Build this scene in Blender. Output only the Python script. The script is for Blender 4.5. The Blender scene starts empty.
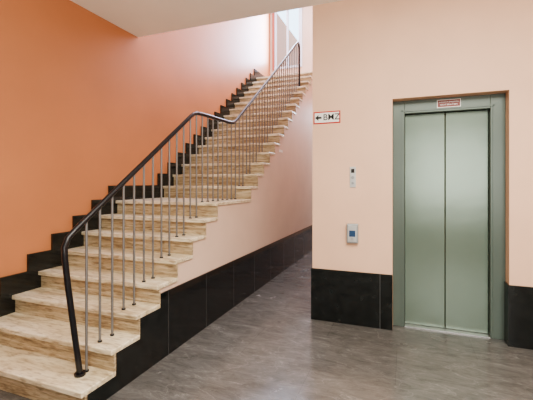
import bpy, bmesh, math, random
from mathutils import Vector
random.seed(3)
scene = bpy.context.scene
COL = scene.collection
scene.view_settings.look = 'AgX - Medium High Contrast'

# ------------------------------------------------------------------ materials
def new_mat(name):
    m = bpy.data.materials.new(name); m.use_nodes = True
    nt = m.node_tree
    return m, nt, nt.nodes["Principled BSDF"]

def simple(name, col, rough=0.5, metal=0.0, noise=0.0, nscale=8, bump=0.0, bscale=200, spec=0.5, bdist=0.002):
    m, nt, b = new_mat(name)
    b.inputs["Roughness"].default_value = rough
    b.inputs["Metallic"].default_value = metal
    b.inputs["Specular IOR Level"].default_value = spec
    tc = nt.nodes.new("ShaderNodeTexCoord")
    n = nt.nodes.new("ShaderNodeTexNoise"); n.inputs["Scale"].default_value = nscale
    n.inputs["Detail"].default_value = 5
    nt.links.new(tc.outputs["Object"], n.inputs["Vector"])
    r = nt.nodes.new("ShaderNodeValToRGB")
    r.color_ramp.elements[0].position = 0.3; r.color_ramp.elements[1].position = 0.7
    r.color_ramp.elements[0].color = tuple(c*(1-noise) for c in col)+(1,)
    r.color_ramp.elements[1].color = tuple(min(1, c*(1+noise)) for c in col)+(1,)
    nt.links.new(n.outputs["Fac"], r.inputs["Fac"]); nt.links.new(r.outputs["Color"], b.inputs["Base Color"])
    if bump > 0:
        n2 = nt.nodes.new("ShaderNodeTexNoise"); n2.inputs["Scale"].default_value = bscale
        n2.inputs["Detail"].default_value = 4
        nt.links.new(tc.outputs["Object"], n2.inputs["Vector"])
        bp = nt.nodes.new("ShaderNodeBump"); bp.inputs["Strength"].default_value = bump
        bp.inputs["Distance"].default_value = bdist
        nt.links.new(n2.outputs["Fac"], bp.inputs["Height"]); nt.links.new(bp.outputs["Normal"], b.inputs["Normal"])
    return m

def streaks(name, cols, scale, rough, pits=0.5):
    m, nt, b = new_mat(name)
    b.inputs["Roughness"].default_value = rough
    tc = nt.nodes.new("ShaderNodeTexCoord"); mp = nt.nodes.new("ShaderNodeMapping")
    oi = nt.nodes.new("ShaderNodeObjectInfo")
    mp.inputs["Scale"].default_value = scale
    n = nt.nodes.new("ShaderNodeTexNoise"); n.noise_dimensions = '4D'
    n.inputs["Scale"].default_value = 1; n.inputs["Detail"].default_value = 10
    n.inputs["Roughness"].default_value = 0.68; n.inputs["Distortion"].default_value = 0.7
    mul = nt.nodes.new("ShaderNodeMath"); mul.operation = 'MULTIPLY'; mul.inputs[1].default_value = 37
    nt.links.new(oi.outputs["Random"], mul.inputs[0]); nt.links.new(mul.outputs[0], n.inputs["W"])
    nt.links.new(tc.outputs["Object"], mp.inputs["Vector"]); nt.links.new(mp.outputs[0], n.inputs["Vector"])
    r = nt.nodes.new("ShaderNodeValToRGB"); cr = r.color_ramp
    while len(cr.elements) < len(cols): cr.elements.new(0.5)
    for e, (p, c) in zip(cr.elements, cols):
        e.position = p; e.color = c+(1,)
    nt.links.new(n.outputs["Fac"], r.inputs["Fac"])
    n3 = nt.nodes.new("ShaderNodeTexNoise"); n3.noise_dimensions='4D'; n3.inputs["Scale"].default_value = 1; n3.inputs["Detail"].default_value = 6
    mp3 = nt.nodes.new("ShaderNodeMapping"); mp3.inputs["Scale"].default_value = (12,45,60)
    nt.links.new(tc.outputs["Object"], mp3.inputs["Vector"]); nt.links.new(mp3.outputs[0], n3.inputs["Vector"]); nt.links.new(mul.outputs[0], n3.inputs["W"])
    r3 = nt.nodes.new("ShaderNodeValToRGB")
    r3.color_ramp.elements[0].position=0.36; r3.color_ramp.elements[0].color=(pits,pits*0.93,pits*0.87,1)
    r3.color_ramp.elements[1].position=0.5; r3.color_ramp.elements[1].color=(1,1,1,1)
    nt.links.new(n3.outputs["Fac"], r3.inputs["Fac"])
    mx = nt.nodes.new("ShaderNodeMixRGB"); mx.blend_type='MULTIPLY'; mx.inputs[0].default_value=1
    nt.links.new(r.outputs["Color"], mx.inputs[1]); nt.links.new(r3.outputs["Color"], mx.inputs[2])
    nt.links.new(mx.outputs[0], b.inputs["Base Color"])
    return m

M_left  = simple("paint_salmon", (0.53,0.222,0.105), 0.45, noise=0.05, nscale=1.5, bump=0.25, bscale=120)
M_peach = simple("paint_peach", (0.76,0.515,0.37), 0.6, noise=0.035, nscale=2.5, bump=0.4, bscale=90)
M_pale  = simple("paint_pale", (0.73,0.56,0.45), 0.6, noise=0.035, nscale=2.5, bump=0.4, bscale=90)
M_rear  = simple("rear_reflection_dark", (0.20,0.21,0.17), 0.6, noise=0.05, nscale=2)  # for the unseen rear wall, darkened to give door reflections a gradient
M_white = simple("paint_white", (0.92,0.91,0.84), 0.7, noise=0.02, nscale=2)
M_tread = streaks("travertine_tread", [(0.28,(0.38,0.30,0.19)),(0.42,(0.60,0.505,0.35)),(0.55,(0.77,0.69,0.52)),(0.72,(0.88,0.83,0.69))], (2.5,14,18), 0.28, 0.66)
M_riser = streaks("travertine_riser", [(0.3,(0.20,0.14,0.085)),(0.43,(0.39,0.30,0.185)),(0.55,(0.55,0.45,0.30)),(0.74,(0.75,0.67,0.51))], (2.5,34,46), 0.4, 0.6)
M_ali   = simple("metal_baluster", (0.19,0.19,0.19), 0.42, metal=0.4)
M_rail  = simple("black_handrail", (0.010,0.010,0.013), 0.3)
M_door  = simple("door_grey_green", (0.155,0.200,0.162), 0.22, metal=0.35, noise=0.03, nscale=3, bump=0.3, bscale=2.0, bdist=0.015)
M_frame = simple("frame_grey_green", (0.105,0.135,0.115), 0.3, metal=0.2, noise=0.03, nscale=3)
M_dark  = simple("dark_gap", (0.02,0.02,0.02), 0.6)
M_steel = simple("brushed_steel", (0.6,0.6,0.6), 0.3, metal=0.9)
M_signw = simple("sign_white", (0.82,0.82,0.79), 0.4)
M_red   = simple("sign_red", (0.50,0.02,0.015), 0.4)
M_brn   = simple("sign_brown_red", (0.20,0.03,0.02), 0.4)
M_blk   = simple("sign_black", (0.015,0.015,0.015), 0.4)
M_blue  = simple("panel_blue", (0.03,0.07,0.15), 0.3)
M_grey  = simple("plastic_grey", (0.36,0.38,0.39), 0.35, metal=0.4)
M_plate = simple("satin_steel_plate", (0.62,0.63,0.63), 0.35, metal=0.5)
M_winf  = simple("window_frame_paint", (0.42,0.12,0.09), 0.45)
M_sash  = simple("window_sash_white", (0.72,0.77,0.88), 0.4)
M_gran  = simple("black_polished_stone", (0.011,0.013,0.013), 0.09, noise=0.5, nscale=14, spec=0.6)

def floor_mat():
    m, nt, b = new_mat("floor_stone")
    b.inputs["Specular IOR Level"].default_value = 0.55
    tc = nt.nodes.new("ShaderNodeTexCoord")
    mp = nt.nodes.new("ShaderNodeMapping"); mp.inputs["Rotation"].default_value = (0,0,math.radians(12)); mp.inputs["Scale"].default_value = (1.0,2.6,1)
    nt.links.new(tc.outputs["Object"], mp.inputs["Vector"])
    n = nt.nodes.new("ShaderNodeTexNoise"); n.inputs["Scale"].default_value = 4.2; n.inputs["Detail"].default_value = 14
    n.inputs["Roughness"].default_value = 0.84; n.inputs["Distortion"].default_value = 0.7
    nt.links.new(mp.outputs[0], n.inputs["Vector"])
    r = nt.nodes.new("ShaderNodeValToRGB"); cr = r.color_ramp
    cr.elements.new(0.5); cr.elements.new(0.6)
    for e,(p,c) in zip(cr.elements, [(0.32,(0.062,0.059,0.055)),(0.46,(0.115,0.110,0.104)),(0.57,(0.155,0.149,0.141)),(0.76,(0.33,0.32,0.305))]):
        e.position=p; e.color=c+(1,)
    nt.links.new(n.outputs["Fac"], r.inputs["Fac"])
    n4 = nt.nodes.new("ShaderNodeTexNoise"); n4.inputs["Scale"].default_value = 2.4; n4.inputs["Detail"].default_value = 12; n4.inputs["Roughness"].default_value=0.78; n4.inputs["Distortion"].default_value=0.8
    nt.links.new(mp.outputs[0], n4.inputs["Vector"])
    r4 = nt.nodes.new("ShaderNodeValToRGB"); c4=r4.color_ramp
    c4.elements[0].position=0.62; c4.elements[0].color=(0,0,0,1); c4.elements[1].position=0.72; c4.elements[1].color=(0.19,0.185,0.178,1)
    nt.links.new(n4.outputs["Fac"], r4.inputs["Fac"])
    ad = nt.nodes.new("ShaderNodeMixRGB"); ad.blend_type='ADD'; ad.inputs[0].default_value=1
    nt.links.new(r.outputs["Color"], ad.inputs[1]); nt.links.new(r4.outputs["Color"], ad.inputs[2])
    n5 = nt.nodes.new("ShaderNodeTexNoise"); n5.inputs["Scale"].default_value = 0.9; n5.inputs["Detail"].default_value = 9; n5.inputs["Distortion"].default_value=1.2
    nt.links.new(mp.outputs[0], n5.inputs["Vector"])
    r5 = nt.nodes.new("ShaderNodeValToRGB"); c5=r5.color_ramp; c5.elements.new(0.5)
    for e,(p,c) in zip(c5.elements, [(0.495,(0,0,0)),(0.5,(0.06,0.058,0.055)),(0.505,(0,0,0))]): e.position=p; e.color=c+(1,)
    nt.links.new(n5.outputs["Fac"], r5.inputs["Fac"])
    ad2 = nt.nodes.new("ShaderNodeMixRGB"); ad2.blend_type='ADD'; ad2.inputs[0].default_value=1
    nt.links.new(ad.outputs["Color"], ad2.inputs[1]); nt.links.new(r5.outputs["Color"], ad2.inputs[2])
    br = nt.nodes.new("ShaderNodeTexBrick"); br.inputs["Scale"].default_value = 1; br.offset=0.5
    br.inputs["Mortar Size"].default_value = 0.0018; br.inputs["Brick Width"].default_value = 1.2; br.inputs["Row Height"].default_value = 0.6
    br.inputs["Color1"].default_value=(1,1,1,1); br.inputs["Color2"].default_value=(0.88,0.88,0.88,1); br.inputs["Mortar"].default_value=(0.65,0.65,0.65,1)
    nt.links.new(tc.outputs["Object"], br.inputs["Vector"])
    mx = nt.nodes.new("ShaderNodeMixRGB"); mx.blend_type='MULTIPLY'; mx.inputs[0].default_value = 1
    nt.links.new(ad2.outputs["Color"], mx.inputs[1]); nt.links.new(br.outputs["Color"], mx.inputs[2])
    nt.links.new(mx.outputs[0], b.inputs["Base Color"])
    n2 = nt.nodes.new("ShaderNodeTexNoise"); n2.inputs["Scale"].default_value = 3; n2.inputs["Detail"].default_value=6
    nt.links.new(tc.outputs["Object"], n2.inputs["Vector"])
    mr = nt.nodes.new("ShaderNodeMapRange"); mr.inputs[1].default_value=0.3; mr.inputs[2].default_value=0.7; mr.inputs[3].default_value=0.13; mr.inputs[4].default_value=0.28
    nt.links.new(n2.outputs["Fac"], mr.inputs[0]); nt.links.new(mr.outputs[0], b.inputs["Roughness"])
    return m
M_floor = floor_mat()

# ------------------------------------------------------------------ helpers
def empty(name, loc=(0,0,0)):
    e = bpy.data.objects.new(name, None); e.location = loc; e.empty_display_size = 0.1
    COL.objects.link(e); return e

def finish(name, bm, mat, parent=None, bevel=0, smooth=False):
    bmesh.ops.recalc_face_normals(bm, faces=bm.faces)
    vs = [v.co for v in bm.verts]
    c = Vector([(min(v[i] for v in vs)+max(v[i] for v in vs))/2 for i in range(3)])
    for v in bm.verts: v.co -= c
    me = bpy.data.meshes.new(name); bm.to_mesh(me); bm.free()
    ob = bpy.data.objects.new(name, me); COL.objects.link(ob)
    me.materials.append(mat)
    ob.location = c
    if parent:
        ob.parent = parent; ob.location = c - parent.location
    if smooth:
        for p in me.polygons: p.use_smooth = True
    if bevel:
        md = ob.modifiers.new("bevel","BEVEL"); md.width = bevel; md.segments = 2; md.limit_method='ANGLE'
    return ob

def add_box(bm, x0,x1,y0,y1,z0,z1):
    v = [bm.verts.new(p) for p in [(x0,y0,z0),(x1,y0,z0),(x1,y1,z0),(x0,y1,z0),(x0,y0,z1),(x1,y0,z1),(x1,y1,z1),(x0,y1,z1)]]
    for f in [(0,3,2,1),(4,5,6,7),(0,1,5,4),(1,2,6,5),(2,3,7,6),(3,0,4,7)]:
        bm.faces.new([v[i] for i in f])

def boxes(name, lst, mat, parent=None, bevel=0):
    bm = bmesh.new()
    for b in lst: add_box(bm, *b)
    return finish(name, bm, mat, parent, bevel)

def prism_x(name, prof, x0, x1, mat, parent=None, bevel=0):
    bm = bmesh.new()
    a = [bm.verts.new((x0,y,z)) for y,z in prof]; b = [bm.verts.new((x1,y,z)) for y,z in prof]
    n = len(prof)
    bm.faces.new(a); bm.faces.new(list(reversed(b)))
    for i in range(n): bm.faces.new([a[i], a[(i+1)%n], b[(i+1)%n], b[i]])
    return finish(name, bm, mat, parent, bevel)

def add_cyl(bm, p0, p1, r, seg=12):
    p0=Vector(p0); p1=Vector(p1); d=(p1-p0).normalized()
    u = d.orthogonal().normalized(); w = d.cross(u)
    A=[];B=[]
    for i in range(seg):
        a=2*math.pi*i/seg; o=(u*math.cos(a)+w*math.sin(a))*r
        A.append(bm.verts.new(p0+o)); B.append(bm.verts.new(p1+o))
    bm.faces.new(A); bm.faces.new(list(reversed(B)))
    for i in range(seg): bm.faces.new([A[i],A[(i+1)%seg],B[(i+1)%seg],B[i]])

# ------------------------------------------------------------------ dimensions
XL, XS, XE = -3.12, -1.81, -0.886
YE, YB, YC = 3.63, 8.4, 11.5
ZC, ZT = 3.225, 5.85
XR, YN = 3.0, -2.6
R0, X0 = -0.108, 0.839
ZR = 2.2
BH = 0.525

steps = []
for i in range(8): steps.append((1.60+0.2336*i, 0.15*(i+1)))
LZ = 1.2
up = []
for i in range(16): up.append((4.10+0.222*i, LZ+0.16*(i+1)))
TZ = up[-1][1]
allst = steps + up

# ------------------------------------------------------------------ room shell
boxes("floor", [(XL-0.2, XR+0.2, YN-0.2, YC+0.2, -0.2, 0)], M_floor)
boxes("wall_left", [(XL-0.2, XL, YN-0.2, YC+0.2, 0, ZT)], M_left)
boxes("wall_right", [(XR, XR+0.2, YN-0.2, YE, 0, ZC)], M_peach)
boxes("wall_rear", [(XL, XR, YN-0.2, YN, 0, ZC)], M_rear)
boxes("wall_elevator", [(XE, R0, YE, YE+0.4, 0, ZT),(X0, XR+0.2, YE, YE+0.4, 0, ZT),(R0, X0, YE, YE+0.4, ZR, ZT),
                        (XE, XE+0.2, YE+0.4, YC+0.2, 0, ZT)], M_peach)
boxes("ceiling", [(XL, XR+0.2, YN-0.2, YE, ZC, ZC+0.28)], M_white)
boxes("wall_upper_floor", [(XL, XE, YE-0.15, YE, ZC+0.28, ZT)], M_pale)
boxes("ceiling_stairwell", [(XL, XE+0.2, YE-0.15, YB+0.2, ZT, ZT+0.2)], M_white)
W0, W1, WZ0, WZ1 = -3.06, -2.30, 4.2, 5.78
boxes("wall_back", [(XL, XE, YB, YB+0.2, TZ-0.2, WZ0),(XL, W0, YB, YB+0.2, WZ0, WZ1),(W1, XE, YB, YB+0.2, WZ0, WZ1),(XL, XE, YB, YB+0.2, WZ1, ZT)], M_pale)
boxes("wall_corridor_end", [(XL, XE, YC, YC+0.2, 0, 3.6)], M_pale)
boxes("ceiling_corridor", [(XL, XE, YB, YC, 3.4, 3.56)], M_white)

win = empty("window_1", ((W0+W1)/2, YB, (WZ0+WZ1)/2))
f=0.05
boxes("outer_frame", [(W0,W0+f,YB-0.03,YB+0.1,WZ0,WZ1)], M_winf, win)
boxes("frame_white", [(W1-f,W1,YB-0.03,YB+0.1,WZ0,WZ1),(W0+f,W1-f,YB-0.03,YB+0.1,WZ1-f,WZ1),(W0+f,W1-f,YB-0.03,YB+0.1,WZ0,WZ0+f)], M_sash, win)
g0,g1=W0+f,W1-f
boxes("sash", [(g0,g0+0.04,YB,YB+0.06,WZ0+f,WZ1-f),(g1-0.04,g1,YB,YB+0.06,WZ0+f,WZ1-f),((g0+g1)/2-0.02,(g0+g1)/2+0.02,YB,YB+0.06,WZ0+f,WZ1-f)], M_sash, win)

# ------------------------------------------------------------------ staircase
st = empty("staircase", ((XL+XS)/2, 4.5, 0))
T=0.035
prof=[(YB-0.002,0.001),(steps[0][0]+0.045,0.001)]
for i,(y,z) in enumerate(allst):
    prof.append((y+0.045, z-T))
    if i+1<len(allst): prof.append((allst[i+1][0]+0.045, z-T))
prof.append((YB-0.002, TZ-T))
prism_x("stair_body", prof, XL+0.002, XS, M_pale, st)
for i,(y,z) in enumerate(allst):
    y1 = allst[i+1][0]+0.045 if i+1<len(allst) else YB-0.005
    x1 = XS+0.018
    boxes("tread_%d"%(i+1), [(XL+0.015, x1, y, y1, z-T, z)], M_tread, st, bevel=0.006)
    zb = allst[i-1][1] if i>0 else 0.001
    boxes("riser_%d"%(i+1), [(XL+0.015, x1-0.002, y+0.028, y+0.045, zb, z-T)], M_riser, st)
def stepped_prof(upo, fo):
    top=[]
    for i,(y,z) in enumerate(allst):
        yy = y-fo
        top.append((yy, (allst[i-1][1]+upo) if i>0 else 0.001)); top.append((yy, z+upo))
    top.append((YB-0.004, TZ+upo))
    low=[(YB-0.004, TZ-0.02)]
    for i in range(len(allst)-1,-1,-1):
        y,z=allst[i]
        low.append((y+0.06, z-0.02)); low.append((y+0.06, (allst[i-1][1]-0.02) if i>0 else 0.001))
    return top+low
prism_x("skirting_wall_side", stepped_prof(0.17,0.09), XL+0.001, XL+0.022, M_gran, st)

pp=[(YB,0.001),(YB,BH)]
k=[i for i,(y,z) in enumerate(steps) if z-T-0.0 < BH]
last=k[-1]
pp.append((steps[last+1][0]+0.03, BH))
for i in range(last,-1,-1):
    pp.append((steps[i+1][0]+0.03, steps[i][1]-T)); pp.append((steps[i][0]+0.03, steps[i][1]-T))
pp.append((steps[0][0]+0.03,0.001))
prism_x("baseboard_stair", pp, XS+0.001, XS+0.013, M_gran)
jb=[]
for y in [2.45,3.05,3.65,4.25,4.85,5.45,6.05,6.65,7.25]:
    jb.append((XS+0.0128,XS+0.0138,y,y+0.004,0.002,BH-0.002))
boxes("trim_plinth_joints", jb, simple("joint_grey",(0.07,0.07,0.07),0.6))

boxes("baseboard_elevator_left", [(XE-0.012, R0, YE-0.014, YE-0.0005, 0.001, BH)], M_gran)
boxes("baseboard_elevator_right", [(X0, XR, YE-0.014, YE-0.0005, 0.001, BH),(X0-0.012,X0-0.0005,YE-0.014,YE+0.115,0.001,BH)], M_gran)
boxes("trim_tile_joints", [(R0-0.115,R0-0.110,YE-0.0152,YE-0.0142,0.002,BH-0.002),
       (1.02,1.025,YE-0.0152,YE-0.0142,0.002,BH-0.002)], simple("joint_grey2",(0.08,0.08,0.08),0.6))

# ------------------------------------------------------------------ railing
rl = empty("stair_railing", (-1.97, 1.75, 0.15))
RX=-1.97
def zfloor(y):
    z=0
    for (yy,zz) in allst:
        if y>=yy: z=zz
    return z
pts=[(1.75,0.15),(1.705,0.45),(1.66,0.75),(1.637,0.93),(1.635,1.00),(1.66,1.055),(1.72,1.105),(2.4,1.593),(3.05,2.06),(3.10,2.09),(3.16,2.11),(3.3,2.117),(3.9,2.13),(3.98,2.14),(4.06,2.175),(4.2,2.275),(5.5,3.20),(6.80,4.14)]
endp=[(6.87,4.18),(6.94,4.17),(6.97,4.11),(6.975,4.0),(6.975,zfloor(6.975))]
allp=pts+endp
def railz(y):
    q=[p for p in pts[5:]]
    for a,b in zip(q[:-1],q[1:]):
        if a[0]<=y<=b[0]: return a[1]+(b[1]-a[1])*(y-a[0])/(b[0]-a[0])
    return q[-1][1]
cu=bpy.data.curves.new("handrail","CURVE"); cu.dimensions='3D'; cu.bevel_depth=0.019; cu.bevel_resolution=4; cu.use_fill_caps=True
sp=cu.splines.new('POLY'); sp.points.add(len(allp)-1)
for p,(y,z) in zip(sp.points,allp): p.co=(0,y-1.75,z-0.15,1)
cu.materials.append(M_rail)
ho=bpy.data.objects.new("handrail",cu); COL.objects.link(ho); ho.parent=rl
bm=bmesh.new(); bc=bmesh.new()
ys=[]
y=1.80
while y<6.9:
    ys.append(y); y+=0.1125
for y in ys:
    zf=zfloor(y); add_cyl(bm,(RX,y,zf),(RX,y,railz(y)-0.012),0.0085,10); add_cyl(bc,(RX,y,zf),(RX,y,zf+0.010),0.015,12)
add_cyl(bc,(RX,1.75,0.15),(RX,1.748,0.168),0.034,16)
finish("balusters",bm,M_ali,rl,smooth=False); finish("foot_collars",bc,M_rail,rl)

# ------------------------------------------------------------------ elevator
ev=empty("elevator_door",((R0+X0)/2, YE+0.12, 0))
ya=YE+0.12
ox0,ox1,oz=0.0,0.722,2.075
boxes("frame",[(R0,ox0,ya,ya+0.14,0.001,ZR),(ox1,X0,ya,ya+0.14,0.001,ZR),(ox0,ox1,ya,ya+0.14,oz,ZR)],M_frame,ev,bevel=0.003)
boxes("frame_inner_edge",[(ox0-0.03,ox0-0.018,ya-0.008,ya,0.001,oz+0.03),(ox1+0.018,ox1+0.03,ya-0.008,ya,0.001,oz+0.03),(ox0-0.03,ox1+0.03,ya-0.008,ya,oz+0.018,oz+0.03)],M_frame,ev)
mid=(ox0+ox1)/2
boxes("door_panel_left",[(ox0+0.002,mid-0.003,ya+0.07,ya+0.11,0.012,oz-0.003)],M_door,ev,bevel=0.004)
boxes("door_panel_right",[(mid+0.003,ox1-0.002,ya+0.07,ya+0.11,0.012,oz-0.003)],M_door,ev,bevel=0.004)
boxes("shaft_back",[(R0,X0,ya+0.15,ya+0.2,0.001,ZR)],M_dark,ev)
boxes("sill",[(ox0,ox1,ya-0.0,ya+0.12,0.001,0.010)],M_steel,ev)
def text(body,size,loc,mat,parent,name,off=0.0):
    c=bpy.data.curves.new(name,"FONT"); c.body=body; c.size=size; c.extrude=0.0008; c.align_x='CENTER'; c.align_y='CENTER'; c.offset=off
    c.materials.append(mat)
    o=bpy.data.objects.new(name,c); COL.objects.link(o); o.rotation_euler=(math.pi/2,0,0)
    o.parent=parent; o.location=Vector(loc)-parent.location
    return o
ns=empty("notice_sign",(0.385,ya-0.002,2.145))
boxes("plate",[(0.285,0.485,ya-0.004,ya-0.0002,2.108,2.182)],M_signw,ns)
boxes("plate_center",[(0.291,0.479,ya-0.0055,ya-0.004,2.114,2.176)],M_brn,ns)
text("AUFZUG IM BRANDFALL",0.0155,(0.385,ya-0.006,2.158),M_signw,ns,"text_line_1")
text("NICHT BENUTZEN",0.0175,(0.385,ya-0.006,2.133),M_signw,ns,"text_line_2")

s=empty("direction_sign",(-0.735,YE,2.065))
boxes("plate",[(-0.874,-0.600,YE-0.004,YE-0.0003,2.003,2.127)],M_red,s)
boxes("plate_face",[(-0.862,-0.612,YE-0.006,YE-0.004,2.015,2.115)],M_signw,s)
text("BMZ",0.086,(-0.69,YE-0.007,2.065),M_blk,s,"lettering",0.0006)
bm=bmesh.new()
zc=2.065; yy=YE-0.007
v=[bm.verts.new((x,yy,z)) for x,z in [(-0.857,zc),(-0.822,zc+0.030),(-0.822,zc+0.010),(-0.79,zc+0.010),(-0.79,zc-0.010),(-0.822,zc-0.010),(-0.822,zc-0.030)]]
fc=bm.faces.new(v)
r=bmesh.ops.extrude_face_region(bm,geom=[fc]); 
for q in r["geom"]:
    if isinstance(q,bmesh.types.BMVert): q.co.y+=0.0008
finish("arrow",bm,M_blk,s)

cp=empty("elevator_call_panel",(-0.478,YE,1.45))
boxes("plate",[(-0.508,-0.448,YE-0.008,YE-0.0003,1.355,1.56)],M_plate,cp,bevel=0.003)
boxes("display",[(-0.494,-0.462,YE-0.010,YE-0.008,1.50,1.54)],M_blk,cp)
bm=bmesh.new(); add_cyl(bm,(-0.478,YE-0.008,1.455),(-0.478,YE-0.016,1.455),0.015,20); add_cyl(bm,(-0.478,YE-0.008,1.40),(-0.478,YE-0.014,1.40),0.012,20)
finish("buttons",bm,M_grey,cp)
kb=empty("call_button_box",(-0.478,YE,0.905))
boxes("housing",[(-0.533,-0.423,YE-0.045,YE-0.0003,0.81,1.0)],M_grey,kb,bevel=0.008)
boxes("face_plate",[(-0.520,-0.436,YE-0.049,YE-0.045,0.825,0.985)],M_plate,kb,bevel=0.002)
boxes("label",[(-0.507,-0.449,YE-0.051,YE-0.049,0.875,0.935)],M_blue,kb)
bm=bmesh.new(); add_cyl(bm,(-0.478,YE-0.049,0.855),(-0.478,YE-0.056,0.855),0.012,16)
finish("key_switch",bm,M_steel,kb)
boxes("wall_label",[(XS,XS+0.004,5.25,5.42,1.88,1.92)],M_signw)

# ------------------------------------------------------------------ lights
def area(name,loc,rot,sx,sy,p,col):
    l=bpy.data.lights.new(name,'AREA'); l.shape='RECTANGLE'; l.size=sx; l.size_y=sy; l.energy=p; l.color=col
    o=bpy.data.objects.new(name,l); COL.objects.link(o); o.location=loc; o.rotation_euler=rot
    return o
area("light_lobby",(0.7,0.9,3.15),(0,0,0),2.2,2.4,178,(1.0,0.96,0.88))
area("light_entrance",(1.1,-2.4,1.7),(math.radians(95),0,0),2.0,1.8,95,(1.0,0.97,0.93))
area("light_ceiling_fill",(0.0,0.6,2.2),(math.radians(180),0,0),1.5,1.2,80,(1.0,0.97,0.90))  # added fill aimed upward to brighten the ceiling, no fixture here
area("light_stairwell",(-1.9,6.0,5.8),(0,0,0),1.6,3.5,150,(0.80,0.83,1.0))
area("light_window",(-2.7,8.3,5.0),(math.radians(-90),0,0),0.6,1.3,125,(0.58,0.72,1.0))
area("light_corridor",(-1.35,9.8,3.3),(0,0,0),0.8,2.0,150,(0.58,0.78,1.0))

w=bpy.data.worlds.new("world"); scene.world=w; w.use_nodes=True
bg=w.node_tree.nodes["Background"]; bg.inputs[0].default_value=(0.62,0.80,1,1); bg.inputs[1].default_value=4.0

# ------------------------------------------------------------------ camera
cd=bpy.data.cameras.new("camera"); cam=bpy.data.objects.new("camera",cd); COL.objects.link(cam)
cd.sensor_fit='HORIZONTAL'; cd.sensor_width=36; cd.lens=24.3; cd.shift_y=-17/533
cam.location=(0,0,1.4); cam.rotation_euler=(math.radians(90),0,math.radians(21))
scene.camera=cam
